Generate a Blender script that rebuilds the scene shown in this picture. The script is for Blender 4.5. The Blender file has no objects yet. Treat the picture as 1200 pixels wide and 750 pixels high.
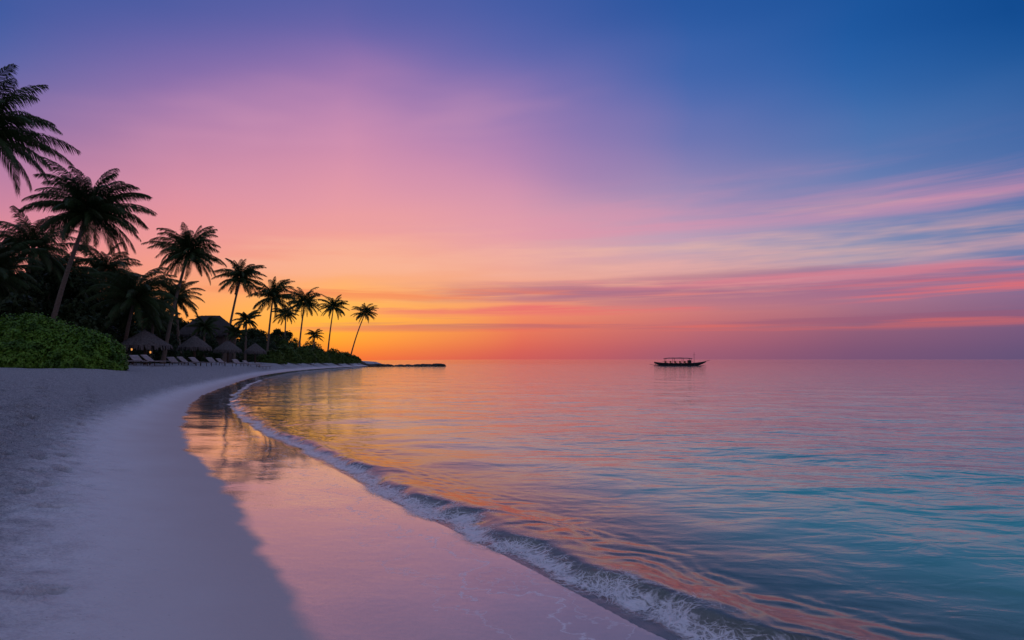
import bpy, math, random
import numpy as np
from mathutils import Vector, Matrix

random.seed(7)
scene = bpy.context.scene
COL = scene.collection
H = 2.0           # eye height above the water
F = 800.0         # focal length in units of a 1200 px wide picture

def s2l(c):
    out = []
    for v in c:
        v = v / 255.0
        out.append(v / 12.92 if v <= 0.04045 else ((v + 0.055) / 1.055) ** 2.4)
    return tuple(out)

# ------------------------------------------------------------------ noise
_T = np.random.default_rng(3).random((256, 256))
def vnoise(x, y, seed=0):
    x = np.asarray(x, float) + seed * 17.3; y = np.asarray(y, float) + seed * 9.1
    xi = np.floor(x).astype(np.int64); yi = np.floor(y).astype(np.int64)
    fx = x - xi; fy = y - yi
    fx = fx * fx * (3 - 2 * fx); fy = fy * fy * (3 - 2 * fy)
    a = _T[xi % 256, yi % 256]; b = _T[(xi + 1) % 256, yi % 256]
    c = _T[xi % 256, (yi + 1) % 256]; d = _T[(xi + 1) % 256, (yi + 1) % 256]
    return (a * (1 - fx) + b * fx) * (1 - fy) + (c * (1 - fx) + d * fx) * fy - 0.5
def fbm(x, y, o=4, seed=0):
    r = 0; a = 1.0; f = 1.0
    for i in range(o):
        r = r + a * vnoise(np.asarray(x) * f, np.asarray(y) * f, seed + i); a *= 0.5; f *= 2.03
    return r

# ------------------------------------------------------------------ shoreline
SH = [(13, -300), (13, -60), (11, -14), (7.5, -4), (4.3, 1.2), (2.3, 3.6), (1.17, 4.94), (.72, 5.73), (.30, 6.5), (-.42, 7.75), (-1.45, 9.4),
      (-3.05, 12.3), (-5.0, 15.6), (-7.5, 20), (-11, 27.1), (-14.9, 36.4), (-18.5, 47), (-22.3, 59),
      (-28.0, 80), (-33.8, 110), (-37.2, 140), (-38.6, 165), (-38.4, 185), (-37.8, 200), (-37.5, 211), (-41, 220), (-52, 228),
      (-90, 238), (-300, 250), (-3000, 260)]
def catmull(P, n=6):
    P = [np.array(p, float) for p in P]; out = []
    for i in range(len(P) - 1):
        p1, p2 = P[i], P[i + 1]
        l = np.linalg.norm(p2 - p1)
        p0 = P[i - 1] if i else 2 * p1 - p2
        p3 = P[i + 2] if i + 2 < len(P) else 2 * p2 - p1
        def lim(v):
            m = np.linalg.norm(v); return v / max(m, 1e-6) * min(m, l)
        m1 = lim((p2 - p0) / 2); m2 = lim((p3 - p1) / 2)
        for k in range(n):
            t = k / n
            h1 = 2*t**3 - 3*t**2 + 1; h2 = t**3 - 2*t**2 + t; h3 = -2*t**3 + 3*t**2; h4 = t**3 - t**2
            out.append(h1 * p1 + h2 * m1 + h3 * p2 + h4 * m2)
    out.append(P[-1]); return np.array(out)
SC = catmull(SH, 6)
POLY = np.vstack([SC, [[-3000, -300]]])
def shore_dist(x, y):
    x = np.asarray(x, float).ravel(); y = np.asarray(y, float).ravel()
    best = np.full(x.shape, 1e18)
    for i in range(len(SC) - 1):
        ax, ay = SC[i]; bx, by = SC[i + 1]
        dx, dy = bx - ax, by - ay; L2 = dx * dx + dy * dy
        t = np.clip(((x - ax) * dx + (y - ay) * dy) / L2, 0, 1)
        d = (x - ax - t * dx) ** 2 + (y - ay - t * dy) ** 2
        best = np.minimum(best, d)
    ins = np.zeros(x.shape, bool)
    n = len(POLY)
    for i in range(n):
        ax, ay = POLY[i]; bx, by = POLY[(i + 1) % n]
        c = ((ay > y) != (by > y))
        if not c.any(): continue
        xi = (bx - ax) * (y - ay) / (by - ay + 1e-12) + ax
        ins ^= (c & (x < xi))
    return np.where(ins, 1, -1) * np.sqrt(best)
def deff(D, y):
    f = 1 + np.clip((np.asarray(y) - 15) / 40, 0, 1)
    return np.where(D > 0, D * f, D)
_pd = np.array([-4000, -400, -60, -20, -5, -1, 0, 1, 2.1, 3.3, 5, 7, 9, 12, 20, 60, 4000.])
_pz = np.array([-25, -12, -4, -1.8, -.5, -.1, 0, .035, .10, .24, .55, .95, 1.22, 1.42, 1.5, 1.7, 2.4])
_tt = np.linspace(-30, 40, 1401); _tz = np.interp(_tt, _pd, _pz)
_k = np.exp(-np.linspace(-2, 2, 31) ** 2); _k /= _k.sum()
_tz[15:-15] = np.convolve(_tz, _k, 'valid')
def profile(D):
    return np.where((D > -29) & (D < 39), np.interp(D, _tt, _tz), np.interp(D, _pd, _pz))
DENTS = [(-5.05, 7.45, .17, .085, .10, .3), (-4.86, 7.52, .10, .05, .05, .2), (-3.30, 4.75, .16, .08, .08, 1.2),
         (-5.6, 8.9, .14, .06, .05, 1.0), (-6.1, 10.6, .14, .06, .05, 1.2), (-4.7, 6.3, .13, .06, .035, .9)]
_r = random.Random(9)
for k in range(34):      # faint trails of footprints along the upper beach
    yy = 8 + k * .62; xx = -5.6 - (yy - 8) * .58 + (.13 if k % 2 else -.13) + _r.uniform(-.08, .08)
    DENTS.append((xx, yy, .17, .09, .075, 2.05))
for k in range(26):
    yy = 9.5 + k * .7; xx = -7.4 - (yy - 9.5) * .62 + (.13 if k % 2 else -.13) + _r.uniform(-.1, .1)
    DENTS.append((xx, yy, .18, .10, .085, 2.1))
for k in range(90):
    yy = _r.uniform(8.5, 24); xx = -6.2 - (yy - 8.5) * .62 - _r.uniform(.3, 4.5)
    DENTS.append((xx, yy, _r.uniform(.14, .26), _r.uniform(.08, .16), _r.uniform(.04, .10), _r.uniform(0, 3)))
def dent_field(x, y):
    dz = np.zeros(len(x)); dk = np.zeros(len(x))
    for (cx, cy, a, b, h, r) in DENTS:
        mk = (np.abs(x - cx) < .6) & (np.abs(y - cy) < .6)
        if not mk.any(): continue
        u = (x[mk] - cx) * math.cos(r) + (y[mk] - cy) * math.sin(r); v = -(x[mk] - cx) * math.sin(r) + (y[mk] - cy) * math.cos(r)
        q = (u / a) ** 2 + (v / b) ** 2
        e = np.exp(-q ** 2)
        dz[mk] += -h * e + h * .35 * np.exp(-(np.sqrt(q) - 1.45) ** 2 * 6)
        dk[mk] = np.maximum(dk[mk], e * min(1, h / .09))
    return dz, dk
def ground_z(x, y, D=None):
    x = np.asarray(x, float).ravel(); y = np.asarray(y, float).ravel()
    if D is None: D = shore_dist(x, y)
    De = deff(D, y)
    z = profile(De)
    land = np.clip((De - 3.2) / 2.0, 0, 1)
    land = land * land * (3 - 2 * land)
    tr = np.abs(fbm(x * 3.1, y * 3.1, 2, 15))
    z = z + land * (fbm(x * 2.3, y * 2.3, 3, 5) * 0.085 - np.clip(.12 - tr, 0, 1) * .34 + fbm(x * .45, y * .45, 2, 8) * .12)
    z = z + np.clip(De / 2, 0, 1) * fbm(x * .6, y * .6, 2, 9) * 0.018
    return z + dent_field(x, y)[0]
def gz(x, y): return float(ground_z([x], [y])[0])
def water_z(x, y, D):
    wob = fbm(x * .9, y * .9, 3, 21) * .30
    d = D + wob + .38
    near = np.clip(1.15 - y / 60, .25, 1)
    A = (.095 + .07 * vnoise(x * .7, y * .7, 31)) * near
    ridge = A * np.where(d > 0, np.exp(-(d / .20) ** 2), np.exp(-(d / .62) ** 2))
    deep = np.clip(-D / 3.5, 0, 1)
    w2 = fbm(x * .35, y * .35, 2, 41) * 2.0
    sw = .006 * np.sin((D + w2) * 2 * math.pi / 2.3) * np.exp(-np.abs(D + 2.5) / 3) * np.clip(-D / .8, 0, 1)
    sw2 = .009 * np.sin((D + 1.8 * w2) * 2 * math.pi / 5.3 + 1) * np.clip(-D / 4, 0, 1) * np.exp(D / 60)
    rp = deep * (fbm(x * 1.0, y * 1.5, 2, 51) * .020 + fbm(x * .3, y * .42, 2, 55) * .065)
    crin = .006 * np.sin((D + .9 * fbm(x * 1.3, y * 1.3, 3, 58)) * 2 * math.pi / .36) * np.exp(-((D + 1.0) / .6) ** 2) * near
    far = np.exp(-np.clip(np.hypot(x, y) - 20, 0, 1e9) / 60)
    shore = np.clip((D - .1) / .5, 0, 1) * -.05
    return ridge + sw + crin + (sw2 + rp) * far + shore

# ------------------------------------------------------------------ mesh helpers
def link(o): COL.objects.link(o); return o
def grid_mesh(name, xs, ys, zf, attrs, dent=False):
    X, Y = np.meshgrid(xs, ys); nx, ny = len(xs), len(ys)
    x = X.ravel(); y = Y.ravel(); D = shore_dist(x, y); z = zf(x, y, D)
    me = bpy.data.meshes.new(name)
    me.vertices.add(nx * ny); me.vertices.foreach_set('co', np.column_stack([x, y, z]).astype(np.float32).ravel())
    idx = np.arange(nx * ny).reshape(ny, nx)
    q = np.stack([idx[:-1, :-1], idx[:-1, 1:], idx[1:, 1:], idx[1:, :-1]], -1).reshape(-1, 4)
    add_quads(me, q)
    at = me.attributes.new('shore', 'FLOAT', 'POINT'); at.data.foreach_set('value', attrs(x, y, D).astype(np.float32))
    if dent:
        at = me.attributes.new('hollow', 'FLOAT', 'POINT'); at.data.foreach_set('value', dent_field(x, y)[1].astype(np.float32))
    me.polygons.foreach_set('use_smooth', np.ones(len(q), bool)); me.update()
    return me
def add_quads(me, q):
    q = np.asarray(q, np.int32)
    me.loops.add(q.size); me.loops.foreach_set('vertex_index', q.ravel())
    me.polygons.add(len(q)); me.polygons.foreach_set('loop_start', np.arange(len(q), dtype=np.int32) * 4)
    me.polygons.foreach_set('loop_total', np.full(len(q), 4, np.int32)); me.update(calc_edges=True)
def mesh_from(name, V, Q, smooth=False):
    me = bpy.data.meshes.new(name)
    V = np.asarray(V, np.float32)
    me.vertices.add(len(V)); me.vertices.foreach_set('co', V.ravel())
    add_quads(me, Q)
    if smooth: me.polygons.foreach_set('use_smooth', np.ones(len(Q), bool))
    me.update(); return me
class MB:
    def __init__(s): s.v = []; s.f = []
    def add(s, vs, fs):
        b = len(s.v); s.v += [tuple(v) for v in vs]; s.f += [tuple(i + b for i in f) for f in fs]
    def box(s, c, d, rz=0, ry=0):
        M = Matrix.Translation(c) @ Matrix.Rotation(rz, 4, 'Z') @ Matrix.Rotation(ry, 4, 'Y')
        vs = [M @ Vector((sx * d[0] / 2, sy * d[1] / 2, sz * d[2] / 2)) for sx in (-1, 1) for sy in (-1, 1) for sz in (-1, 1)]
        s.add(vs, [(0, 1, 3, 2), (4, 6, 7, 5), (0, 4, 5, 1), (2, 3, 7, 6), (0, 2, 6, 4), (1, 5, 7, 3)])
    def tube(s, pts, rad, n=8):
        pts = [Vector(p) for p in pts]; vs = []; fs = []
        for i, p in enumerate(pts):
            t = (pts[min(i + 1, len(pts) - 1)] - pts[max(i - 1, 0)]).normalized()
            u = t.cross(Vector((0, 1, 0.013))).normalized(); w = t.cross(u)
            r = rad[i] if hasattr(rad, '__len__') else rad
            for k in range(n):
                a = 2 * math.pi * k / n; vs.append(p + (u * math.cos(a) + w * math.sin(a)) * r)
        for i in range(len(pts) - 1):
            for k in range(n):
                fs.append((i * n + k, i * n + (k + 1) % n, (i + 1) * n + (k + 1) % n, (i + 1) * n + k))
        fs.append(tuple(range(n))[::-1]); fs.append(tuple((len(pts) - 1) * n + k for k in range(n)))
        s.add(vs, fs)
    def mesh(s, name, mat, smooth=False):
        me = bpy.data.meshes.new(name); me.from_pydata(s.v, [], s.f); me.update()
        me.materials.append(mat)
        if smooth:
            for p in me.polygons: p.use_smooth = True
        return me
def top(name, data, label, cat, group=None, kind=None, loc=(0, 0, 0)):
    o = bpy.data.objects.new(name, data); link(o); o.location = loc
    if kind: o['kind'] = kind
    if label: o['label'] = label
    if cat: o['category'] = cat
    if group: o['group'] = group
    return o
def child(par, name, data, loc=(0, 0, 0)):
    o = bpy.data.objects.new(name, data); link(o); o.parent = par; o.location = loc; return o

# ------------------------------------------------------------------ node helpers
class NT:
    def __init__(s, nt): s.nt = nt; s.n = nt.nodes; s.l = nt.links; s.n.clear()
    def node(s, t, **k):
        n = s.n.new(t)
        for a, b in k.items(): setattr(n, a, b)
        return n
    def put(s, sock, v):
        if v is None: return
        if isinstance(v, bpy.types.NodeSocket): s.l.new(v, sock)
        else:
            if isinstance(v, tuple) and len(v) == 3 and sock.type == 'RGBA': v = v + (1,)
            sock.default_value = v
    def m(s, op, a, b=None, c=None, clamp=False):
        n = s.node('ShaderNodeMath', operation=op, use_clamp=clamp)
        s.put(n.inputs[0], a); s.put(n.inputs[1], b); s.put(n.inputs[2], c); return n.outputs[0]
    def mr(s, v, a, b, c=0., d=1., interp='SMOOTHSTEP'):
        n = s.node('ShaderNodeMapRange', interpolation_type=interp)
        for i, q in enumerate((v, a, b, c, d)): s.put(n.inputs[i], q)
        return n.outputs[0]
    def mix(s, f, a, b, blend='MIX'):
        n = s.node('ShaderNodeMix', data_type='RGBA', blend_type=blend)
        s.put(n.inputs[0], f); s.put(n.inputs[6], a); s.put(n.inputs[7], b); return n.outputs[2]
    def noise(s, vec, scale, detail=3, rough=.5, dist=0., color=False):
        n = s.node('ShaderNodeTexNoise'); s.put(n.inputs['Vector'], vec)
        n.inputs['Scale'].default_value = scale; n.inputs['Detail'].default_value = detail
        n.inputs['Roughness'].default_value = rough; n.inputs['Distortion'].default_value = dist
        return n.outputs['Color' if color else 'Fac']
    def xyz(s, x, y, z=0.):
        n = s.node('ShaderNodeCombineXYZ'); s.put(n.inputs[0], x); s.put(n.inputs[1], y); s.put(n.inputs[2], z); return n.outputs[0]
    def scale(s, vec, sc, rot=(0, 0, 0)):
        n = s.node('ShaderNodeMapping'); s.put(n.inputs[0], vec); n.inputs['Scale'].default_value = sc; n.inputs['Rotation'].default_value = rot; return n.outputs[0]
    def bump(s, h, strength, dist, normal=None):
        n = s.node('ShaderNodeBump'); n.inputs['Strength'].default_value = strength; n.inputs['Distance'].default_value = dist
        s.put(n.inputs['Height'], h); s.put(n.inputs['Normal'], normal); return n.outputs[0]
def newmat(name):
    m = bpy.data.materials.new(name); m.use_nodes = True; t = NT(m.node_tree)
    out = t.node('ShaderNodeOutputMaterial'); return m, t, out
def simple(name, c1, c2, scale=3, rough=.8, bump=.3, spec=.3, stretch=(1, 1, 1)):
    m, t, out = newmat(name)
    tc = t.node('ShaderNodeTexCoord').outputs['Object']
    v = t.scale(tc, stretch)
    n = t.noise(v, scale, 3, .6)
    b = t.node('ShaderNodeBsdfPrincipled')
    t.put(b.inputs['Base Color'], t.mix(t.mr(n, .3, .7), c1, c2))
    b.inputs['Roughness'].default_value = rough; b.inputs['Specular IOR Level'].default_value = spec
    t.put(b.inputs['Normal'], t.bump(n, bump, .03))
    t.l.new(b.outputs[0], out.inputs[0]); return m

# ------------------------------------------------------------------ WORLD
w = bpy.data.worlds.new("World"); scene.world = w; w.use_nodes = True
w.cycles.sampling_method = 'MANUAL'; w.cycles.sample_map_resolution = 256
t = NT(w.node_tree)
out = t.node('ShaderNodeOutputWorld'); bg = t.node('ShaderNodeBackground')
gen = t.node('ShaderNodeTexCoord').outputs['Generated']
sp = t.node('ShaderNodeSeparateXYZ'); t.put(sp.inputs[0], gen)
X, Y, Z = sp.outputs
hyp = t.m('SQRT', t.m('ADD', t.m('MULTIPLY', X, X), t.m('MULTIPLY', Y, Y)))
v = t.m('DIVIDE', t.m('MAXIMUM', Z, 0.0), t.m('MAXIMUM', hyp, .0001))
az0 = t.m('ARCTAN2', X, Y)
E = t.m('ARCTANGENT', v)
lown = t.noise(t.xyz(t.m('MULTIPLY', az0, 1.3), t.m('MULTIPLY', E, 4.)), 1.4, 2, .5)
az = t.m('ADD', az0, t.m('MULTIPLY', t.m('SUBTRACT', lown, .5), .16))
vv = t.m('ADD', v, t.m('MULTIPLY', t.m('MULTIPLY', t.m('SUBTRACT', lown, .5), .10), t.mr(v, .03, .3)))
ys = [421, 400, 370, 340, 310, 280, 240, 190, 130, 60, 0]
cols = {
 0:   [(200,100,70),(246,138,72),(246,150,98),(238,145,120),(232,140,134),(226,138,147),(206,132,159),(170,122,166),(124,108,166),(78,98,166),(54,86,158)],
 200: [(244,112,52),(254,148,60),(251,160,88),(246,157,114),(241,152,134),(236,150,148),(224,145,160),(200,137,169),(160,119,172),(108,101,169),(70,89,160)],
 400: [(234,98,56),(255,162,46),(255,190,68),(252,175,102),(245,167,134),(240,161,150),(230,154,164),(212,144,173),(181,129,177),(120,105,172),(80,92,163)],
 600: [(200,88,88),(222,102,86),(240,136,96),(242,164,130),(236,170,157),(230,162,166),(217,152,173),(191,136,178),(142,118,178),(90,101,172),(61,89,163)],
 800: [(150,90,114),(170,94,114),(206,114,114),(220,148,138),(208,163,168),(184,162,185),(168,144,182),(122,121,178),(78,107,176),(50,95,168),(36,84,158)],
 1000:[(120,84,118),(130,86,118),(156,100,124),(178,126,148),(156,146,175),(130,144,180),(114,127,178),(82,117,176),(56,105,171),(32,92,165),(20,80,152)],
 1200:[(98,82,120),(108,84,122),(126,92,128),(142,106,140),(116,122,166),(100,124,172),(84,118,172),(68,105,167),(46,95,159),(22,83,152),(10,72,142)],
}
def ramp(stops):
    n = t.node('ShaderNodeValToRGB'); cr = n.color_ramp; cr.interpolation = 'B_SPLINE'
    cr.elements[0].position = stops[0][0]; cr.elements[0].color = stops[0][1] + (1,)
    cr.elements[1].position = stops[-1][0]; cr.elements[1].color = stops[-1][1] + (1,)
    for p, c in stops[1:-1]:
        e = cr.elements.new(p); e.color = c + (1,)
    return n
pos = t.m('DIVIDE', vv, 1.0)
cur = None; paz = None
ZEN = s2l((130, 145, 188))
for px in sorted(cols):
    q = (px - 600) / 800.; k = math.sqrt(1 + q * q)
    st = [((421 - yy) / 800. / k, s2l(c)) for yy, c in zip(ys, cols[px])]
    st.append((.62, s2l(cols[px][-1]))); st.append((1.0, ZEN))
    n = ramp(st); t.put(n.inputs[0], pos)
    a = math.atan(q)
    cur = n.outputs[0] if cur is None else t.mix(t.mr(az, paz, a, interp='LINEAR'), cur, n.outputs[0])
    paz = a
n = ramp([(0, s2l((134, 132, 160))), (.2, s2l((160, 150, 176))), (.6, s2l((140, 150, 188))), (1.0, ZEN)]); t.put(n.inputs[0], pos)
cur = t.mix(t.mr(t.m('ABSOLUTE', az), .70, 1.7), cur, n.outputs[0])
# clouds : long thin streaks of cirrus lit from below
def streak(cur, e0, slope, w0, wslope, a0, a1, col, amt, seed, fx=2.2, fy=26, lo=.45, hi=.62, det=3, dist=.0, b0=None, b1=None):
    ce = t.m('ADD', t.m('MULTIPLY', az0, slope), e0)
    d = t.m('SUBTRACT', E, ce)
    wid = t.m('MAXIMUM', t.m('ADD', t.m('MULTIPLY', az0, wslope), w0), .004)
    env = t.mr(t.m('DIVIDE', t.m('ABSOLUTE', d), wid), 0., 1., 1., 0.)
    env = t.m('MULTIPLY', env, t.mr(az0, a0, a1))
    if b0 is not None: env = t.m('MULTIPLY', env, t.mr(az0, b0, b1, 1., 0.))
    nz = t.noise(t.xyz(t.m('MULTIPLY', az0, fx), t.m('MULTIPLY', d, fy), seed), 1.0, det, .58, dist)
    s = t.m('MULTIPLY', t.mr(t.m('ADD', nz, t.m('MULTIPLY', t.m('SUBTRACT', env, 1.), .16)), lo, hi), env)
    return t.mix(t.m('MULTIPLY', s, amt, clamp=True), cur, s2l(col))
cur = streak(cur, .32, .06, .13, .0, -.9, -.4, (222,156,182), .30, 31., 2.2, 9, .36, .66, b0=-.1, b1=.25)
cur = streak(cur, .188, .040, .070, .01, -.50, .05, (220,148,172), .60, 1., 1.7, 18, .32, .64, det=5, dist=.5)
cur = streak(cur, .176, .046, .022, .01, -.30, .15, (226,144,168), .50, 41.5, 1.6, 30, .32, .62, det=5, dist=.3)
cur = streak(cur, .145, .02, .07, .01, -.9, -.2, (246,186,160), .45, 23., 2.6, 28, .40, .62, det=4)
cur = streak(cur, .125, .035, .04, .02, -.35, .2, (238,174,164), .50, 2., 3.0, 34, .40, .62, det=4)
cur = streak(cur, .096, .008, .030, .040, -.30, .10, (154,100,136), .80, 3.3, 2.2, 44, .36, .56, det=5, dist=.3)
cur = streak(cur, .074, .020, .018, .018, -.40, -.05, (230,108,112), .85, 4.7, 2.0, 64, .40, .57, det=5, dist=.3)
cur = streak(cur, .106, .014, .012, .018, -.2, .15, (222,128,142), .65, 5.7, 2.8, 70, .42, .60, det=4)
cur = streak(cur, .052, .004, .018, .004, -.50, -.15, (150,88,118), .50, 16.1, 2.6, 84, .42, .58, det=4)
cur = streak(cur, .046, .004, .014, .004, -.50, -.15, (228,104,92), .50, 6.1, 2.6, 84, .42, .58, det=4)
cur = streak(cur, .090, -.02, .026, .0, -.60, -.25, (236,120,88), .60, 7.7, 3, 66, .42, .6, det=4, b0=.0, b1=.3)
sky = t.node('ShaderNodeTexSky', sky_type='NISHITA'); sky.sun_disc = False
sky.sun_elevation = math.radians(1.0); sky.sun_rotation = math.radians(-14)
cur = t.mix(1.0, cur, t.mix(1.0, sky.outputs[0], (.004, .004, .004), 'MULTIPLY'), 'ADD')
t.put(bg.inputs[0], cur); bg.inputs[1].default_value = 1.0
t.l.new(bg.outputs[0], out.inputs[0])

# the sun has set : only a very wide, weak afterglow is left
sun = bpy.data.lights.new('sun', 'SUN'); sun.energy = .06; sun.angle = math.radians(150); sun.color = (1, .55, .3)
so = bpy.data.objects.new('sun', sun); link(so)
a = math.radians(-14); el = math.radians(4)
dirv = Vector((math.sin(a) * math.cos(el), math.cos(a) * math.cos(el), math.sin(el)))
so.rotation_euler = dirv.to_track_quat('Z', 'Y').to_euler()

# ------------------------------------------------------------------ GROUND
def axis(lo, hi, c0, c1, step, grow):
    a = list(np.arange(c0, c1, step)); s = step; x = a[-1]
    while x < hi: s *= grow; x += s; a.append(x)
    s = step; x = a[0]; b = []
    while x > lo: s *= grow; x -= s; b.append(x)
    return np.array(b[::-1] + a)
gxs = axis(-5000, 6000, -13, 3, .05, 1.035); gys = axis(-60, 9000, 3.5, 19, .05, 1.032)
m, t, out = newmat('coral_sand')
at = t.node('ShaderNodeAttribute', attribute_name='shore'); sd = at.outputs['Fac']
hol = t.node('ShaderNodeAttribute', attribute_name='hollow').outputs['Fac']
P = t.node('ShaderNodeNewGeometry').outputs['Position']
sx = t.node('ShaderNodeSeparateXYZ'); t.put(sx.inputs[0], P); PY = sx.outputs[1]
n1 = t.noise(P, .7, 3, .55); n3 = t.noise(P, 38, 4, .75); n5 = t.noise(P, 3.2, 3, .55); n6 = t.noise(P, 1.4, 4, .6); n9 = t.noise(P, 9, 3, .6)
dd = t.m('ADD', sd, t.m('MULTIPLY', t.m('SUBTRACT', n1, .5), .8))
dd = t.m('SUBTRACT', dd, t.mr(PY, 8.0, 4.4, 0., .22))
wet = t.mr(dd, 2.24, 2.04)
damp = t.mr(dd, 5.0, 2.2)
rgh = t.mr(t.m('ADD', sd, t.m('MULTIPLY', t.m('SUBTRACT', n5, .5), 1.2)), 3.0, 5.2)
dry = t.mix(n5, (.60, .61, .64), (.72, .72, .76))
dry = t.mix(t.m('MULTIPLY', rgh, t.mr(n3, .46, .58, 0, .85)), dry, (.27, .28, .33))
dry = t.mix(t.m('MULTIPLY', rgh, t.mr(n9, .52, .38, 0, .50)), dry, (.30, .31, .37))  # occlusion shade in the small pits, painted into the sand colour
base = t.mix(damp, dry, (.46, .385, .39))
base = t.mix(wet, base, t.mix(n1, (.38, .28, .25), (.48, .37, .34)))
spk = t.m('MULTIPLY', t.mr(n9, .64, .68), t.m('MULTIPLY', t.mr(n3, .52, .58), t.mr(sd, 2.6, 4.6)))
base = t.mix(t.m('MULTIPLY', spk, .7), base, (.10, .08, .07))
base = t.mix(t.m('MULTIPLY', hol, .62), base, (.20, .18, .19))  # footprint hollows painted darker, standing in for the shade inside them
wl = t.m('ADD', sd, t.m('MULTIPLY', t.m('SUBTRACT', n6, .5), 2.4))
film = t.mr(wl, .76, .2)
base = t.mix(t.m('MULTIPLY', film, .2), base, (.16, .13, .14))
def tri(x, c, w_): return t.mr(t.m('ABSOLUTE', t.m('SUBTRACT', x, c)), 0., w_, 1., 0.)
ed1 = tri(wl, .62, .05); ed2 = tri(wl, 1.15, .035); ed3 = tri(wl, .25, .04)
ed = t.m('ADD', t.m('MULTIPLY', ed1, .8), t.m('ADD', t.m('MULTIPLY', ed2, .55), t.m('MULTIPLY', ed3, .5)))
ed = t.m('MULTIPLY', t.m('MULTIPLY', ed, t.mr(n3, .34, .54)), wet, clamp=True)
base = t.mix(t.m('MULTIPLY', ed, .75), base, (.84, .80, .82))
hgt = t.m('ADD', t.m('MULTIPLY', n3, .9), t.m('ADD', t.m('MULTIPLY', n5, 2.4), t.m('MULTIPLY', n9, 2.8)))
bmp = t.node('ShaderNodeBump'); t.put(bmp.inputs['Height'], hgt); bmp.inputs['Distance'].default_value = .15
t.put(bmp.inputs['Strength'], t.m('ADD', t.m('MULTIPLY', rgh, .95), t.m('MULTIPLY', t.m('SUBTRACT', 1., wet), .08)))
b = t.node('ShaderNodeBsdfDiffuse'); t.put(b.inputs['Color'], base)
t.put(b.inputs['Normal'], bmp.outputs[0])
gl = t.node('ShaderNodeBsdfGlossy'); t.put(gl.inputs['Color'], (1, 1, 1))
t.put(gl.inputs['Roughness'], t.mr(dd, 1.0, 2.2, .03, .09))
rip = t.noise(t.scale(P, (1, 2.2, 1), (0, 0, .5)), 5.5, 3, .6, .5)
wb = t.bump(t.m('ADD', n6, t.m('ADD', t.m('MULTIPLY', n3, .04), t.m('ADD', t.m('MULTIPLY', rip, .14), t.m('MULTIPLY', film, .2)))), .11, .05)
t.put(gl.inputs['Normal'], wb)
fr = t.node('ShaderNodeFresnel'); fr.inputs[0].default_value = 1.5; t.put(fr.inputs['Normal'], wb)
wf = t.m('MULTIPLY', wet, t.mr(n3, .3, .7, 1.5, 1.2))
wf = t.m('MULTIPLY', wf, t.m('SUBTRACT', 1., t.m('MULTIPLY', ed, .7)))
ms = t.node('ShaderNodeMixShader'); t.put(ms.inputs[0], t.m('MULTIPLY', fr.outputs[0], wf, clamp=True))
t.l.new(b.outputs[0], ms.inputs[1]); t.l.new(gl.outputs[0], ms.inputs[2]); t.l.new(ms.outputs[0], out.inputs[0])
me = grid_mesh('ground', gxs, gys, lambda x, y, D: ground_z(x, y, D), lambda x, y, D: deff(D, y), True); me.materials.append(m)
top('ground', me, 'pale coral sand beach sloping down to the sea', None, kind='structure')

# ------------------------------------------------------------------ WATER
m, t, out = newmat('sea_water')
at = t.node('ShaderNodeAttribute', attribute_name='shore'); sd = at.outputs['Fac']
P = t.node('ShaderNodeNewGeometry').outputs['Position']
off = t.m('MULTIPLY', sd, -1.)
w1 = t.noise(t.scale(P, (.75, 1.15, 1), (0, 0, .35)), .55, 3, .5, .7)
w2 = t.noise(t.scale(P, (1.0, 1.7, 1), (0, 0, .3)), 1.7, 3, .5, .8)
w3 = t.noise(t.scale(P, (1, 1.7, 1), (0, 0, -.35)), 8., 2, .55)
hh = t.m('ADD', t.m('MULTIPLY', w1, .95), t.m('ADD', t.m('MULTIPLY', w2, .21), t.m('MULTIPLY', w3, .018)))
bm = t.node('ShaderNodeBump'); t.put(bm.inputs['Height'], hh); bm.inputs['Distance'].default_value = .20
t.put(bm.inputs['Strength'], t.m('MULTIPLY', t.mr(off, .5, 9., .18, .54), t.mr(off, 25., 120., 1., .65)))
nrm = bm.outputs[0]
fr = t.node('ShaderNodeFresnel'); fr.inputs[0].default_value = 1.335; t.put(fr.inputs['Normal'], nrm)
gl = t.node('ShaderNodeBsdfGlossy'); t.put(gl.inputs['Color'], (1, 1, 1)); gl.inputs['Roughness'].default_value = .06
t.put(gl.inputs['Normal'], nrm)
df = t.node('ShaderNodeBsdfDiffuse')
patch = t.noise(P, .16, 3, .55)
wc = t.mix(t.mr(off, 1., 6.), (.17, .36, .30), (.035, .42, .33))
wc = t.mix(t.mr(t.m('ADD', off, t.m('MULTIPLY', patch, 20.)), 28, 90.), wc, (.02, .25, .245))
wc = t.mix(t.mr(off, 60, 250.), wc, (.02, .11, .18))
wc = t.mix(t.mr(patch, .46, .60, 0., .45), wc, (.012, .24, .22))
t.put(df.inputs[0], wc)
tr = t.node('ShaderNodeBsdfTransparent'); t.put(tr.inputs[0], t.mix(t.mr(off, 0., 1.6), (.90, .92, .92), (.42, .70, .62)))
m1 = t.node('ShaderNodeMixShader'); t.put(m1.inputs[0], t.mr(off, .3, 4.0, .04, 1.))
t.l.new(tr.outputs[0], m1.inputs[1]); t.l.new(df.outputs[0], m1.inputs[2])
m2 = t.node('ShaderNodeMixShader'); t.put(m2.inputs[0], fr.outputs[0])
t.l.new(m1.outputs[0], m2.inputs[1]); t.l.new(gl.outputs[0], m2.inputs[2]); t.l.new(m2.outputs[0], out.inputs[0])
wxs = axis(-300, 9000, -7, 5, .05, 1.028); wys = axis(-60, 9000, 3.5, 14, .04, 1.028)
me = grid_mesh('water', wxs, wys, water_z, lambda x, y, D: D); me.materials.append(m)
top('water', me, 'calm turquoise lagoon with small ripples', None, kind='structure')

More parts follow.
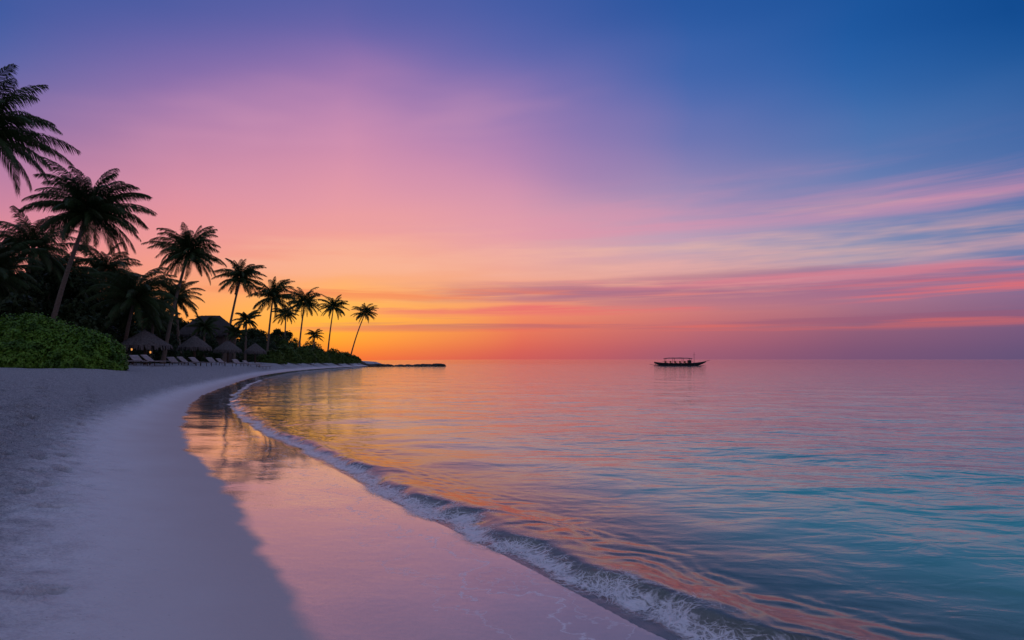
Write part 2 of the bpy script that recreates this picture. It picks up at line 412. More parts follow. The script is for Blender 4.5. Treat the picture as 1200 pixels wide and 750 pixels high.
# ------------------------------------------------------------------ FOAM
fine = catmull([tuple(p) for p in SC[20:105]], 60)
keep = [fine[0]]
for p in fine[1:]:
    st = max(.018, .0035 * max(p[1], 3))
    if np.linalg.norm(p - keep[-1]) >= st: keep.append(p)
    if p[1] > 95: break
C = np.array(keep); T = np.gradient(C, axis=0)
for _ in range(6): T[1:-1] = (T[:-2] + T[1:-1] + T[2:]) / 3
T /= np.linalg.norm(T, axis=1)[:, None]; N = np.column_stack([-T[:, 1], T[:, 0]])
nD = 84
base = np.linspace(-1.7, .45, nD)
dd = np.tile(base, (len(C), 1))
x = (C[:, 0:1] + N[:, 0:1] * dd).ravel(); y = (C[:, 1:2] + N[:, 1:2] * dd).ravel()
D = shore_dist(x, y)
wob = fbm(x * .9, y * .9, 3, 21) * .30
d = D + wob
core = np.exp(-((d + .10) / .14) ** 2) * np.clip(1.1 - y / 30, .15, 1)
bub = np.abs(fbm(x * 7, y * 7, 3, 61)) * .042 + np.abs(fbm(x * 26, y * 26, 2, 64)) * .024
z = np.maximum(water_z(x, y, D), ground_z(x, y, D)) + .005 + core * bub
idx = np.arange(len(C) * nD).reshape(len(C), nD)
Q1 = np.stack([idx[:-1, :-1], idx[1:, :-1], idx[1:, 1:], idx[:-1, 1:]], -1).reshape(-1, 4)
me = mesh_from('wave_foam', np.column_stack([x, y, z]), Q1, True)
a_ = me.attributes.new('front', 'FLOAT', 'POINT'); a_.data.foreach_set('value', d.astype(np.float32))
m, t, out = newmat('sea_foam')
fd = t.node('ShaderNodeAttribute', attribute_name='front').outputs['Fac']
P = t.node('ShaderNodeNewGeometry').outputs['Position']
P2 = t.scale(P, (1, 1, .2))
nwarp = t.noise(P2, 2.5, 2, .5, color=True)
vadd = t.node('ShaderNodeVectorMath', operation='MULTIPLY_ADD'); t.put(vadd.inputs[0], nwarp); vadd.inputs[1].default_value = (.5, .5, 0); t.put(vadd.inputs[2], P2)
vor = t.node('ShaderNodeTexVoronoi', feature='DISTANCE_TO_EDGE'); t.put(vor.inputs['Vector'], vadd.outputs[0]); vor.inputs['Scale'].default_value = 7
vor2 = t.node('ShaderNodeTexVoronoi', feature='DISTANCE_TO_EDGE'); t.put(vor2.inputs['Vector'], vadd.outputs[0]); vor2.inputs['Scale'].default_value = 24
nf = t.noise(P2, 2.4, 4, .65); nf2 = t.noise(P2, 34, 3, .7)
crest = t.mr(t.m('ABSOLUTE', t.m('ADD', fd, .09)), .0, .24, 1., 0.)
dens = t.m('POWER', t.mr(fd, -1.25, .0, 0., 1., 'LINEAR'), 2.3)
front = t.mr(t.m('ADD', fd, t.m('MULTIPLY', t.m('SUBTRACT', nf, .5), .40)), .02, .16, 1., 0.)
lace = t.m('MAXIMUM', t.mr(vor.outputs[0], .0, .10, 1., 0.), t.m('MULTIPLY', t.mr(vor2.outputs[0], .0, .16, 1., 0.), .8))
q = t.m('ADD', t.m('MULTIPLY', dens, .46), t.m('ADD', t.m('MULTIPLY', lace, .46), t.m('MULTIPLY', t.m('SUBTRACT', nf, .5), 1.5)))
q = t.m('ADD', q, t.m('ADD', t.m('MULTIPLY', crest, .46), t.m('MULTIPLY', t.m('SUBTRACT', nf2, .5), .9)))
al = t.m('MULTIPLY', t.mr(q, .36, 1.22), front)
al = t.m('MULTIPLY', al, t.mr(fd, -1.6, -.5))
b = t.node('ShaderNodeBsdfPrincipled'); t.put(b.inputs['Base Color'], (.82, .80, .83)); b.inputs['Roughness'].default_value = .45
t.put(b.inputs['Normal'], t.bump(t.m('ADD', nf2, vor2.outputs[0]), .8, .03)); t.put(b.inputs['Alpha'], t.m('MULTIPLY', al, .80))
t.l.new(b.outputs[0], out.inputs[0])
me.materials.append(m)
top('wave_foam', me, 'lacy white foam along the edge of a small breaking wave', 'foam', kind='stuff')

# ------------------------------------------------------------------ PLANTS
def leafmat(name, c1, c2, c3, spec=.3, sc=1.2):
    m, t, out = newmat(name)
    P = t.node('ShaderNodeNewGeometry').outputs['Position']
    rnd = t.node('ShaderNodeNewGeometry').outputs['Random Per Island']
    c = t.mix(rnd, c1, c2); c = t.mix(t.mr(t.noise(P, sc, 2, .5), .45, .7), c, c3)
    b = t.node('ShaderNodeBsdfPrincipled'); t.put(b.inputs['Base Color'], c); b.inputs['Roughness'].default_value = .55
    b.inputs['Specular IOR Level'].default_value = spec
    t.l.new(b.outputs[0], out.inputs[0]); return m
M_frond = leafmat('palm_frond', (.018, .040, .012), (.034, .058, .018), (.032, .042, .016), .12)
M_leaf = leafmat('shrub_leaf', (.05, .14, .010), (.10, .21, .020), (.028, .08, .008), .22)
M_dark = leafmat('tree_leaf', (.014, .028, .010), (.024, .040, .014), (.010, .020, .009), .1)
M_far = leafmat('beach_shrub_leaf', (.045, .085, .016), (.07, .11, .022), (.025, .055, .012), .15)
M_trunk = simple('palm_bark', (.08, .065, .05), (.14, .11, .09), 6, .9, .6, .1, (1, 1, 5))
M_bark = simple('tree_bark', (.05, .04, .03), (.09, .07, .05), 4, .9, .5, .1)

def palm_crown(R, rng, nf=26, leaf=46, lw=.055):
    V = []; Q = []
    def quad(a, b, c, d):
        i = len(V); V.extend([a, b, c, d]); Q.append((i, i + 1, i + 2, i + 3))
    up = np.array([0, 0, 1.])
    for i in range(nf):
        f = i / (nf - 1)
        az = i * 2.39996 + rng.uniform(-.35, .35)
        e0 = math.radians(84 - 120 * f ** 1.0 + rng.uniform(-10, 10))
        L = R * 1.16 * rng.uniform(.82, 1.06) * (.88 + .12 * math.sin(math.pi * min(1, f * 1.2 + .2)))
        droop = math.radians(rng.uniform(68, 104)) * (1 - .48 * f)
        h = np.array([math.cos(az), math.sin(az), 0.]); side = np.array([-math.sin(az), math.cos(az), 0.])
        bend = rng.uniform(-.4, .4)
        n = leaf; p = np.array([0, 0, 0.]) + h * .12; pts = []; ds = []
        for k in range(n + 1):
            tt = k / n; ang = e0 - droop * tt ** 1.4
            dv = (h * math.cos(ang) + up * math.sin(ang)) + side * bend * tt
            dv /= np.linalg.norm(dv); pts.append(p.copy()); ds.append(dv); p = p + dv * L / n
        tw = rng.uniform(-.9, .9)
        for k in range(n):
            tt = k / n; r = .032 * (1 - tt) + .008
            if k % 3 == 0:
                k2 = min(k + 3, n)
                quad(pts[k] - side * r, pts[k] + side * r, pts[k2] + side * r * .9, pts[k2] - side * r * .9)
                quad(pts[k] - up * r, pts[k] + up * r, pts[k2] + up * r * .9, pts[k2] - up * r * .9)
            if tt < .07: continue
            dv = ds[k]; nrm = np.cross(side, dv); nrm /= np.linalg.norm(nrm)
            if nrm[2] < 0: nrm = -nrm
            ll = R * .235 * (math.sin(math.pi * min(1, (tt * .80 + .18))) ** .55) * rng.uniform(.8, 1.12)
            for sg in (-1, 1):
                if rng.random() < .04: continue
                hang = rng.uniform(.4, .85) + .25 * f
                sv = side * sg * math.cos(tw) + nrm * (.10 + sg * math.sin(tw) * .7)
                d1 = sv * .76 + dv * (.6 + .5 * tt) - up * hang * .5; d1 /= np.linalg.norm(d1)
                d2 = sv * .36 + dv * (.6 + .4 * tt) - up * (hang * 1.8); d2 /= np.linalg.norm(d2)
                a = pts[k] + dv * rng.uniform(0, L / n); mid = a + d1 * ll * .5; tip = mid + d2 * ll * .58
                wv = dv * lw * .5
                quad(a - wv * .8, a + wv * .8, mid + wv, mid - wv)
                quad(mid - wv, mid + wv, tip + wv * .12, tip - wv * .12)
    for i in range(9):
        a = i * 2.4; c = np.array([math.cos(a) * .28, math.sin(a) * .28, -.25 - .12 * (i % 3)]); r = .16
        e = [c + np.array(o) * r for o in ((1,0,0),(0,1,0),(-1,0,0),(0,-1,0),(0,0,1.2),(0,0,-1.2))]
        for a1, b1 in ((0,1),(1,2),(2,3),(3,0)):
            quad(e[a1], e[b1], e[4], e[4] + np.array([0, 0, .001])); quad(e[b1], e[a1], e[5], e[5] + np.array([0, 0, -.001]))
    return np.array(V), Q

def palm(cpx, cpy, Yd, bpx, rpx, seed, label, nf=26, bend=.25, dy=0.):
    rng = random.Random(seed)
    cx = (cpx - 600) / F * Yd; cz = H + (421 - cpy) * Yd / F
    bx = (bpx - 600) / F * Yd; by = Yd + dy; bz = gz(bx, by) - .25
    R = rpx * Yd / F
    root = top('palm_tree', None, label, 'palm tree', 'coconut palms along the beach', loc=(bx, by, bz))
    hgt = cz - bz; b = MB(); P = []; rad = []
    n = 26
    for i in range(n + 1):
        s = i / n
        k = (1 - bend) * s + bend * (s ** 2.4) if cx > bx else (1 - bend) * s + bend * (1 - (1 - s) ** 2)
        P.append((k * (cx - bx), s * (Yd - by), s * hgt)); rad.append((.20 - .08 * s + .16 * math.exp(-s * 14)) * (1 + .06 * (i % 2)))
    b.tube(P, rad, 9)
    child(root, 'trunk', b.mesh('trunk', M_trunk, True))
    V, Q = palm_crown(R, rng, nf, 80 if Yd < 65 else 54 if Yd < 100 else 36, .058 if Yd < 65 else .075 if Yd < 100 else .11)
    me = mesh_from('crown', V, Q); me.materials.append(M_frond)
    child(root, 'crown', me, (cx - bx, Yd - by, hgt))
    return root
LT = 'tall coconut palm with arching fronds behind the beach'
palm(-20, 154, 40, -76, 84, 1, 'tall coconut palm towering over the leafy hedge', 52)
palm(105, 248, 50, 48, 64, 2, 'leaning coconut palm rising behind the leafy hedge', 58)
palm(38, 292, 60, 20, 56, 3, LT, 38)
palm(-12, 322, 52, -30, 60, 4, LT, 36)
palm(158, 350, 62, 142, 52, 5, 'low bushy coconut palm behind a thatched umbrella', 50)
palm(122, 318, 74, 112, 42, 6, LT, 38)
palm(221, 297, 72, 190, 42, 7, 'curved coconut palm beside a thatched umbrella', 52)
palm(206, 350, 84, 212, 30, 8, LT, 36)
palm(282, 326, 98, 262, 29, 9, 'leaning coconut palm above the thatched umbrellas', 46)
palm(320, 348, 118, 312, 28, 10, LT, 46)
palm(357, 355, 140, 349, 23, 11, LT, 46)
palm(391, 360, 165, 383, 17.5, 12, 'slim coconut palm near the sandy point', 38)
palm(428, 367, 186, 409, 15.5, 13, 'leaning coconut palm at the tip of the sandy point', 34)
palm(369, 393, 160, 366, 11, 14, 'short coconut palm among beach shrubs', 24)
palm(289, 375, 112, 287, 17, 15, 'short coconut palm among beach shrubs', 28)
palm(70, 324, 66, 66, 46, 16, LT, 38)
palm(335, 368, 150, 333, 17, 17, LT, 28)
palm(240, 384, 92, 238, 18, 18, 'short coconut palm among beach shrubs', 30)
palm(276, 390, 98, 274, 14, 19, 'short coconut palm among beach shrubs', 26)
palm(180, 372, 76, 176, 30, 20, LT, 34)
palm(138, 336, 84, 136, 34, 22, LT, 34)

def leaf_quads(P, Nn, size, rng):
    n = len(P)
    r = rng.normal(size=(n, 3)); u = np.cross(Nn, r); u /= np.linalg.norm(u, axis=1)[:, None]; w_ = np.cross(Nn, u)
    s = size * rng.uniform(.6, 1.3, n)[:, None]
    a = P - u * s * .5; b = P + w_ * s * .32; c = P + u * s * .5 + Nn * s * .1; d = P - w_ * s * .32
    V = np.stack([a, b, c, d], 1).reshape(-1, 3); Q = np.arange(4 * n).reshape(-1, 4); return V, Q
def mound(rx, ry, h, n, size, seed, lump=.28):
    rng = np.random.default_rng(seed)
    d = rng.normal(size=(n, 3)); d[:, 2] = np.abs(d[:, 2]) * 1.0; d /= np.linalg.norm(d, axis=1)[:, None]
    th = np.arctan2(d[:, 1], d[:, 0])
    def bump(th, e): return 1 + lump * fbm(th * 1.9 + 20, e * 2.4, 3, seed % 50) + .14 * fbm(th * 7 + 50, e * 8, 2, seed % 50 + 3)
    rr = bump(th, d[:, 2]) * (1 - rng.random(n) ** 3 * .3) + (rng.random(n) ** 6) * .05
    P = d * rr[:, None] * np.array([rx, ry, h])
    Nn = d * .8 + rng.normal(size=(n, 3)) * .5 + np.array([0, 0, .35]); Nn /= np.linalg.norm(Nn, axis=1)[:, None]
    V, Q = leaf_quads(P, Nn, size, rng)
    a = np.linspace(0, 2 * math.pi, 25)[:-1]; e = np.linspace(0, math.pi / 2, 9)
    cv = []
    for ee in e:
        for aa in a:
            dv = np.array([math.cos(aa) * math.cos(ee), math.sin(aa) * math.cos(ee), math.sin(ee)])
            k = .80 * float(bump(np.array([math.atan2(dv[1], dv[0])]), np.array([dv[2]]))[0])
            cv.append(dv * k * np.array([rx, ry, h]))
    b0 = len(V); cq = [(b0 + i * 24 + j, b0 + i * 24 + (j + 1) % 24, b0 + (i + 1) * 24 + (j + 1) % 24, b0 + (i + 1) * 24 + j) for i in range(8) for j in range(24)]
    return np.vstack([V, cv]), np.vstack([Q, cq])
def shrub(cpx, Yd, tpy, hw, n, size, seed, mat, label, group, name='shrub', dep=.7, lump=.28):
    x = (cpx - 600) / F * Yd; z = gz(x, Yd) - .1
    tz = H + (421 - tpy) * Yd / F; rx = hw * Yd / F
    V, Q = mound(rx, rx * dep, max(tz - z, .4), n, size, seed, lump)
    me = mesh_from('shrub_foliage', V, Q); me.materials.append(mat)
    return top(name, me, label, 'shrub', group, loc=(x, Yd, z))
LB = 'dense leafy green shrub at the top of the sand'
shrub(30, 42, 371, 74, 36000, .165, 101, M_leaf, LB, 'green shrubs at the top of the beach', lump=.16)
shrub(96, 41, 388, 48, 21000, .16, 102, M_leaf, LB, 'green shrubs at the top of the beach', lump=.16)
shrub(-60, 42, 366, 60, 8000, .17, 103, M_leaf, LB, 'green shrubs at the top of the beach', lump=.16)
G2 = 'low shrubs edging the sandy point'; L2 = 'low dark green shrub edging the sandy point'
for i, (cx, Yd, tp, hw) in enumerate([(318, 114, 411, 17), (336, 126, 406, 16), (354, 138, 407, 16), (372, 150, 408, 15), (390, 162, 410, 14),
                                      (404, 174, 413, 12), (415, 184, 417, 9), (342, 160, 399, 16), (365, 172, 402, 15), (330, 150, 396, 18)]):
    shrub(cx, Yd, tp, hw, 3000, .38, 120 + i, M_far, L2, G2, dep=.5)
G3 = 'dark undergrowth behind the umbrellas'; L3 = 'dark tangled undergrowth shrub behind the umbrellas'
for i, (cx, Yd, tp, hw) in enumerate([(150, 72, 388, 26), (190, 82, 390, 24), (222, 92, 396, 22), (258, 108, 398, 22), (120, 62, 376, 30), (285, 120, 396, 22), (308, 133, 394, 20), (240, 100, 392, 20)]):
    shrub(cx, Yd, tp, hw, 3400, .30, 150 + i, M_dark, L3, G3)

def broad_tree(cpx, Yd, tpy, hw, seed, label):
    rng = np.random.default_rng(seed)
    x = (cpx - 600) / F * Yd; z = gz(x, Yd) - .2
    tz = H + (421 - tpy) * Yd / F; hgt = tz - z; rx = hw * Yd / F
    root = top('tree', None, label, 'tree', 'dark trees behind the beach', loc=(x, Yd, z))
    b = MB(); b.tube([(0, 0, 0), (.1, 0, hgt * .25), (-.05, .1, hgt * .55)], [.32, .24, .16], 8)
    Vs = []; Qs = []; nb = 0
    for k in range(18):
        a = rng.uniform(0, 6.28); r = rng.uniform(.1, .75) * rx; cz = hgt * rng.uniform(.34, .84); rr = rx * rng.uniform(.26, .46)
        if k == 0: r, cz = 0, hgt - rr * .8
        c = np.array([math.cos(a) * r, math.sin(a) * r * .8, cz])
        b.tube([(-.05, .1, hgt * .42), tuple(c * .6 + np.array([0, 0, hgt * .16])), tuple(c)], [.11, .07, .03], 5)
        n = 900
        d = rng.normal(size=(n, 3)); d /= np.linalg.norm(d, axis=1)[:, None]
        P = c + d * rr * (rng.random(n)[:, None] ** .4) * np.array([1, 1, .75])
        P += rng.normal(size=(n, 3)) * .12
        Nn = d * .5 + rng.normal(size=(n, 3)) * .6; Nn /= np.linalg.norm(Nn, axis=1)[:, None]
        V, Q = leaf_quads(P, Nn, .42, rng); Vs.append(V); Qs.append(Q + nb); nb += len(V)
    child(root, 'trunk', b.mesh('trunk', M_bark, True))
    me = mesh_from('crown', np.vstack(Vs), np.vstack(Qs)); me.materials.append(M_dark); child(root, 'crown', me)
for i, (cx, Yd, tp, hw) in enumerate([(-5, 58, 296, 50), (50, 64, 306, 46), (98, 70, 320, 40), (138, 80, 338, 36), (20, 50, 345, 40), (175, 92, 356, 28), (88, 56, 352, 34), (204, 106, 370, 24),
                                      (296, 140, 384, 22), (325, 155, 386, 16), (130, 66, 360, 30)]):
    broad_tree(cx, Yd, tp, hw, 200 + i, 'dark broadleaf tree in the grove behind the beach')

# ------------------------------------------------------------------ UMBRELLAS AND HOUSE
M_thatch = simple('thatch', (.055, .05, .05), (.11, .10, .096), 8, .95, .8, .05, (1, 1, .35))
M_thatch_dark = simple('weathered_thatch', (.03, .027, .028), (.055, .05, .05), 8, .95, .8, .05, (1, 1, .35))
M_wood = simple('dark_wood', (.05, .035, .025), (.09, .065, .045), 5, .7, .3, .2)
M_wall = simple('plaster_wall', (.05, .04, .035), (.07, .055, .05), 2, .9, .2, .1)
M_cush = simple('lounger_slats', (.22, .20, .21), (.33, .30, .31), 6, .8, .2, .1)
def cone_roof(mb, rad, z0, z1, seed, n=40):
    rng = random.Random(seed)
    rings = 7; vs = []; fs = []
    for r in range(rings + 1):
        s = r / rings
        for k in range(n):
            a = 2 * math.pi * k / n
            q = rad * (1 - s) ** .93 * (1 + rng.uniform(-.02, .02)) + .03
            vs.append((q * math.cos(a), q * math.sin(a), z0 + (z1 - z0) * s + rng.uniform(-.03, .03)))
    for r in range(rings):
        for k in range(n): fs.append((r * n + k, r * n + (k + 1) % n, (r + 1) * n + (k + 1) % n, (r + 1) * n + k))
    fs.append(tuple(rings * n + k for k in range(n))); mb.add(vs, fs)
    for k in range(320):
        a = rng.uniform(0, 6.283)
        s = 0 if k < 220 else rng.uniform(0, .9)
        q = rad * (1 - s) ** .93 * 1.01; zz = z0 + (z1 - z0) * s + .03; l = rng.uniform(.2, .5); wd = .06
        c = Vector((math.cos(a), math.sin(a), 0)); p = c * q + Vector((0, 0, zz)); sd_ = Vector((-c.y, c.x, 0)) * wd
        e = p + c * l * .3 - Vector((0, 0, l)); mb.add([p - sd_, p + sd_, e + sd_ * .4, e - sd_ * .4], [(0, 1, 2, 3)])
def shelter(cpx, Yd, tpy, epy, hwpx, seed):
    x = (cpx - 600) / F * Yd; z = gz(x, Yd) - .05
    s = Yd / F; z1 = H + (421 - tpy) * s - z; z0 = H + (421 - epy) * s - z; r = hwpx * s
    root = top('beach_umbrella', None, 'round thatched umbrella on a thick wooden pole above the sand', 'beach umbrella', 'thatched umbrellas along the beach', loc=(x, Yd, z))
    mb = MB(); cone_roof(mb, r, z0, z1, seed); child(root, 'roof', mb.mesh('roof', M_thatch))
    pm = MB(); pm.tube([(0, 0, -.4), (0, 0, z1 - .15)], .13, 10); child(root, 'pole', pm.mesh('pole', M_wood, True))
    bm_ = MB()
    for k in range(8):
        a = k * math.pi / 4; c = (math.cos(a), math.sin(a))
        bm_.tube([(c[0] * .1, c[1] * .1, z1 - .35), (c[0] * r * .93, c[1] * r * .93, z0 + .03)], .04, 5)
        bm_.tube([(c[0] * .12, c[1] * .12, z0 - .35), (c[0] * r * .5, c[1] * r * .5, z0 + (z1 - z0) * .42)], .03, 5)
    child(root, 'roof_beam', bm_.mesh('roof_beam', M_wood))
    tb = MB(); tb.tube([(0, 0, -.05), (0, 0, .5)], .05, 8); tb.tube([(0, 0, .5), (0, 0, .55)], .38, 14)
    top('table', tb.mesh('table', M_wood), 'small round dark wooden table under a thatched umbrella', 'table', 'tables under the umbrellas', loc=(x - .9, Yd - .4, z + .05))
    return root, z0
sh1, z01 = shelter(170, 61, 387, 405, 28, 1)
shelter(228, 76, 393, 407, 18, 2)
shelter(267, 90, 399, 410, 15, 3)
shelter(299, 104, 402, 412, 12, 4)
M_lamp, t, out = newmat('lantern_glow'); e = t.node('ShaderNodeEmission'); t.put(e.inputs[0], (1, .40, .10)); e.inputs[1].default_value = .9; t.l.new(e.outputs[0], out.inputs[0])
lx, lz = sh1.location.x, sh1.location.z
for dx, zz in ((-.75, 1.35), (.9, 1.1)):
    lr = top('lantern', None, 'small glowing lantern on a stand under the thatched umbrella', 'lantern', 'lanterns lit at dusk', loc=(lx + dx, 60.2, lz))
    b = MB(); b.tube([(0, 0, -.1), (0, 0, zz)], .03, 6); b.box((0, 0, zz + .02), (.2, .2, .04)); b.box((0, 0, zz + .28), (.2, .2, .04)); child(lr, 'stand', b.mesh('stand', M_wood))
    b = MB(); b.tube([(0, 0, zz + .05), (0, 0, zz + .10), (0, 0, zz + .20), (0, 0, zz + .25)], [.04, .07, .07, .04], 8); child(lr, 'lamp', b.mesh('lamp', M_lamp, True))
hx = (246 - 600) / F * 106; hz = gz(hx, 106); S_ = 106 / F
root = top('thatched_house', None, 'dark house with a high hipped thatched roof among palms', 'house', loc=(hx, 106, hz))
zt = H + (421 - 370) * S_ - hz; ze = H + (421 - 393) * S_ - hz; rw = 29 * S_
mb = MB(); rings = 9; vs = []; fs = []; rr = random.Random(5)
cx_, cy_ = rw, rw * .75; rdx = rw * .40
N_ = 48
for i in range(rings + 1):
    s = i / rings
    for k in range(N_):
        a = 2 * math.pi * k / N_; c, sn = math.cos(a), math.sin(a); m_ = max(abs(c), abs(sn))
        ux, uy = c / m_, sn / m_
        ex = cx_ * (1 - s) + rdx * s; ey = cy_ * (1 - s) + .08 * s
        vs.append((ux * ex, uy * ey, ze + (zt - ze) * (s ** .8) + rr.uniform(-.06, .06)))
for i in range(rings):
    for k in range(N_): fs.append((i * N_ + k, i * N_ + (k + 1) % N_, (i + 1) * N_ + (k + 1) % N_, (i + 1) * N_ + k))
fs.append(tuple(rings * N_ + k for k in range(N_))); mb.add(vs, fs)
for k in range(400):
    a = rr.uniform(0, 6.283); c, sn = math.cos(a), math.sin(a); m_ = max(abs(c), abs(sn)); p = Vector((c / m_ * cx_, sn / m_ * cy_, ze + .05)); l = rr.uniform(.2, .45)
    sd_ = Vector((-sn, c, 0)) * .07; e_ = p + Vector((c, sn, 0)) * .1 - Vector((0, 0, l)); mb.add([p - sd_, p + sd_, e_ + sd_ * .5, e_ - sd_ * .5], [(0, 1, 2, 3)])
child(root, 'roof', mb.mesh('roof', M_thatch_dark))
wm = MB(); W2, D2 = rw * .8, rw * .58
wm.box((-W2 * .62, -D2, ze / 2), (W2 * .76, .2, ze)); wm.box((W2 * .62, -D2, ze / 2), (W2 * .76, .2, ze)); wm.box((0, -D2, ze - .35), (W2 * .47, .2, .7))
wm.box((0, D2, ze / 2), (W2 * 2, .2, ze)); wm.box((-W2 + .1, 0, ze / 2), (.2, D2 * 2 - .21, ze)); wm.box((W2 - .1, 0, ze / 2), (.2, D2 * 2 - .21, ze))
child(root, 'wall', wm.mesh('wall', M_wall))
dm = MB(); dm.box((0, -D2 - .02, (ze - .7) / 2), (W2 * .46, .08, ze - .72)); child(root, 'door', dm.mesh('door', M_wood))
# ------------------------------------------------------------------ LOUNGERS
sm = MB()
for k in range(9): sm.box((-.45 + k * .15 + .25, 0, .34), (.12, .62, .03))
for sy in (-1, 1): sm.box((.12, sy * .33, .32), (1.36, .05, .08))
seat = sm.mesh('seat', M_cush)
bk = MB()
for k in range(5): bk.box((-.07 - k * .125, 0, .05 + k * .105), (.12, .62, .03), 0, .7)
for sy in (-1, 1): bk.box((-.32, sy * .33, .24), (.80, .05, .05), 0, .7)
back = bk.mesh('backrest', M_cush)
lg = MB(); lg.tube([(0, 0, -.04), (0, 0, .31)], .03, 6); leg = lg.mesh('leg', M_wood)
tmpl = None
G = 'pale sun loungers in rows on the sand'
for i, (px, Yd) in enumerate([(152, 54), (169, 55), (185, 56), (210, 64), (224, 65), (237, 66), (254, 74), (267, 76), (283, 84), (296, 88), (309, 92)]):
    x = (px - 600) / F * Yd; z = gz(x, Yd)
    if tmpl is None:
        tmpl = top('sun_lounger', None, 'pale slatted sun lounger with raised back facing the sea', 'sun lounger', G)
        parts = [child(tmpl, 'seat', seat), child(tmpl, 'backrest', back, (-.5, 0, .33))]
        parts += [child(tmpl, 'leg', leg, (a_, b_, 0)) for a_ in (-.45, .7) for b_ in (-.3, .3)]
        o = tmpl
    else:
        o = tmpl.copy(); COL.objects.link(o)
        for p in parts:
            c = p.copy(); COL.objects.link(c); c.parent = o
    o.location = (x, Yd, z); o.rotation_euler = (0, 0, random.uniform(-.5, .1)); o.scale = (1.12, 1.12, 1.0)

# ------------------------------------------------------------------ BREAKWATER
rng = random.Random(4); mb = MB()
for i in range(220):
    s = rng.random(); px = 418 + 102 * s; Yd = 189 + rng.uniform(-1.4, 1.4); x = (px - 600) / F * Yd
    r = rng.uniform(.3, .75); zc = max(rng.uniform(-.2, .35 + .15 * math.sin(s * 9)), gz(x, Yd) + .05)
    vs = []; fs = []; nn = 7
    for a_ in range(4):
        ph = -1.1 + a_ * .74
        for k in range(nn):
            q = 2 * math.pi * k / nn; rr_ = r * rng.uniform(.8, 1.15) * math.cos(ph)
            vs.append((x + rr_ * math.cos(q) * 1.4, Yd + rr_ * math.sin(q), zc + r * .6 * math.sin(ph)))
    for a_ in range(3):
        for k in range(nn): fs.append((a_ * nn + k, a_ * nn + (k + 1) % nn, (a_ + 1) * nn + (k + 1) % nn, (a_ + 1) * nn + k))
    fs.append(tuple(range(nn))[::-1]); fs.append(tuple(3 * nn + k for k in range(nn))); mb.add(vs, fs)
M_rock = simple('dark_rock', (.035, .03, .03), (.08, .07, .065), 2, .8, .5, .2)
top('breakwater', mb.mesh('breakwater', M_rock), 'low dark rock breakwater reaching out from the sandy point', 'breakwater')

# ------------------------------------------------------------------ BOAT
Yb = 200.; sB = Yb / F; bxc = (797 - 600) * sB
boat = top('boat', None, 'dark wooden outrigger boat with canopy anchored on the lagoon', 'boat', loc=(bxc, Yb, 0))
M_hull = simple('boat_hull_paint', (.015, .014, .016), (.03, .027, .028), 2, .5, .1, .3)
M_can = simple('boat_canopy', (.03, .028, .032), (.055, .05, .052), 3, .7, .1, .2)
Lh = 15.2; ns = 28; vs = []; fs = []; prof = 9
for i in range(ns + 1):
    s = -1 + 2 * i / ns
    bw = 1.2 * (1 - abs(s) ** 2.4) ** .8 + .03; sheer = .80 + .62 * max(0, s) ** 3 + .42 * max(0, -s) ** 3
    keel = -.35 + 1.5 * max(0, s) ** 3.2 + 1.2 * max(0, -s) ** 3.2
    keel = min(keel, sheer - .10)
    xx = s * Lh / 2
    for k in range(prof):
        u = -1 + 2 * k / (prof - 1); dep = 1 - abs(u) ** 2.6
        vs.append((xx, bw * (u if abs(u) > .99 else u * .98), sheer - (sheer - keel) * dep))
for i in range(ns):
    for k in range(prof - 1): fs.append((i * prof + k, i * prof + k + 1, (i + 1) * prof + k + 1, (i + 1) * prof + k))
hm = MB(); hm.add(vs, fs)
for k in (0, prof - 1): hm.tube([vs[i * prof + k] for i in range(ns + 1)], .06, 6)
dk = []; dkf = []
for i in range(3, ns - 2):
    s = -1 + 2 * i / ns; bw = 1.08 * (1 - abs(s) ** 2.4) ** .8; dk += [(s * Lh / 2, -bw, .55), (s * Lh / 2, bw, .55)]
for i in range(len(dk) // 2 - 1): dkf.append((2 * i, 2 * i + 2, 2 * i + 3, 2 * i + 1))
hm.add(dk, dkf)
hm.tube([(Lh / 2 - .3, 0, 1.35), (Lh / 2 + 1.1, 0, 1.75)], [.09, .04], 6)
child(boat, 'hull', hm.mesh('hull', M_hull, False))
om = MB()
for sy in (-1, 1):
    om.tube([(-8.4, sy * 3.4, .55), (-6.8, sy * 3.4, .2), (-5.5, sy * 3.4, .05), (0, sy * 3.4, .0), (4.6, sy * 3.4, .05), (6.6, sy * 3.4, .35)], [.03, .07, .11, .12, .11, .05], 8)
    for xx in (-4.2, -.4, 3.4): om.tube([(xx, sy * .9, .85), (xx, sy * 2.2, 1.0), (xx, sy * 3.0, .7), (xx, sy * 3.4, .08)], .06, 6)
child(boat, 'outrigger', om.mesh('outrigger', M_hull, True))
cm = MB(); cvs = []; cf = []
hts = [2.30, 2.40, 2.46, 2.45, 2.48, 2.44, 2.48, 2.50, 2.46, 2.42, 2.44, 2.38, 2.30]
for i in range(13):
    for k in range(7):
        u = -1 + k / 3; cvs.append((-4.6 + i * 7.9 / 12, u * 1.2, hts[i] - .12 * u * u))
for i in range(12):
    for k in range(6): cf.append((i * 7 + k, i * 7 + k + 1, (i + 1) * 7 + k + 1, (i + 1) * 7 + k))
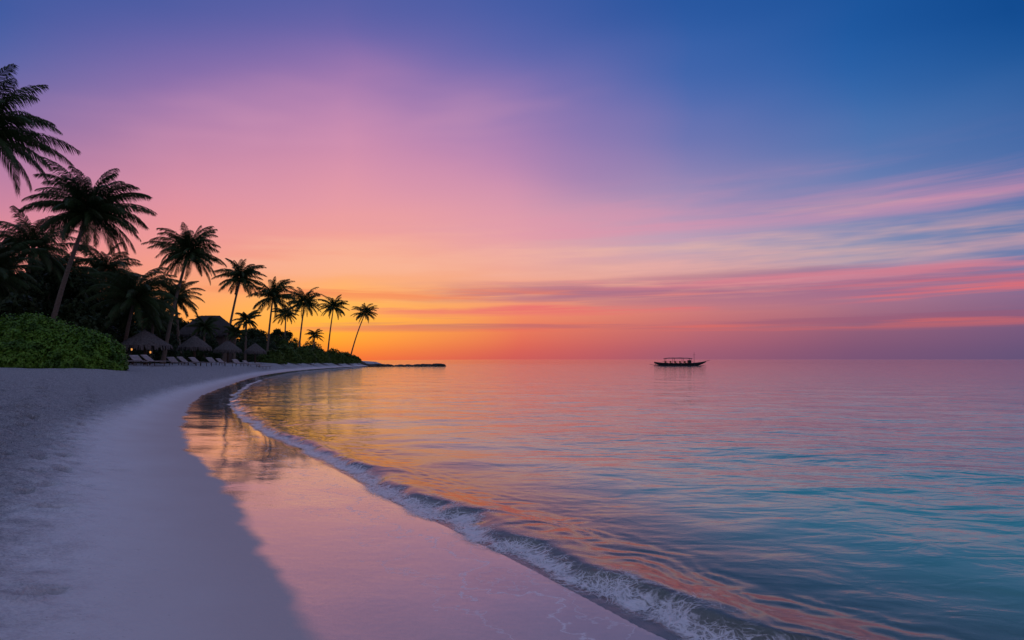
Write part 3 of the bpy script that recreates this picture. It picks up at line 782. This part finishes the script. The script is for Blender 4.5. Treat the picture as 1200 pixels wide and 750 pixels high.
cm.add(cvs, cf); cm.add([(a_, b_, c_ - .08) for a_, b_, c_ in cvs], cf)
for sy in (-1, 1): cm.box((-.65, sy * 1.21, 2.26), (7.9, .05, .10))
child(boat, 'canopy', cm.mesh('canopy', M_can))
pm = MB(); pm.tube([(0, 0, .5), (0, 0, 2.28)], .05, 6); pme = pm.mesh('post', M_hull)
for xx in (-4.4, -1.9, .8, 3.0):
    for yy in (-1.0, 1.0): child(boat, 'post', pme, (xx, yy, 0))
mpm = MB(); mpm.tube([(0, 0, .5), (0, 0, 4.1)], [.06, .035], 6); mpm.tube([(-.4, 0, 3.3), (.4, 0, 3.3)], .03, 5); child(boat, 'mast', mpm.mesh('mast', M_hull), (4.1, 0, 0))
bn = MB(); bn.box((0, 0, .95), (.45, 1.8, .08)); bn.box((-.25, 0, 1.22), (.08, 1.8, .50)); bn.box((0, 0, .73), (.08, 1.6, .36)); bme = bn.mesh('bench', M_hull)
for xx in (-4, -2.6, -1.2, .2, 1.6): child(boat, 'bench', bme, (xx, 0, 0))
cb = MB(); cb.box((2.7, 0, 1.15), (.9, 1.0, 1.2)); child(boat, 'engine_box', cb.mesh('engine_box', M_hull))
rlm = MB(); rlm.tube([(-5.2, 0, 1.40), (3.6, 0, 1.40)], .035, 5); rlme = rlm.mesh('railing', M_hull)
for sy in (-1, 1): child(boat, 'railing', rlme, (0, sy * 1.06, 0))
rm = MB(); rm.tube([(-6.9, 0, .9), (-7.4, 0, .2), (-7.5, 0, -.2)], [.05, .05, .16], 6); child(boat, 'rudder', rm.mesh('rudder', M_hull))

# ------------------------------------------------------------------ CAMERA
cam = bpy.data.cameras.new('camera'); co = bpy.data.objects.new('camera', cam); link(co)
cam.sensor_width = 36; cam.lens = 24; cam.shift_y = 46 / 1200; cam.clip_end = 30000; cam.clip_start = .05
co.location = (0, 0, H); co.rotation_euler = (math.radians(90), 0, 0)
scene.camera = co
scene.view_settings.view_transform = 'Standard'; scene.view_settings.look = 'None'; scene.view_settings.exposure = 0
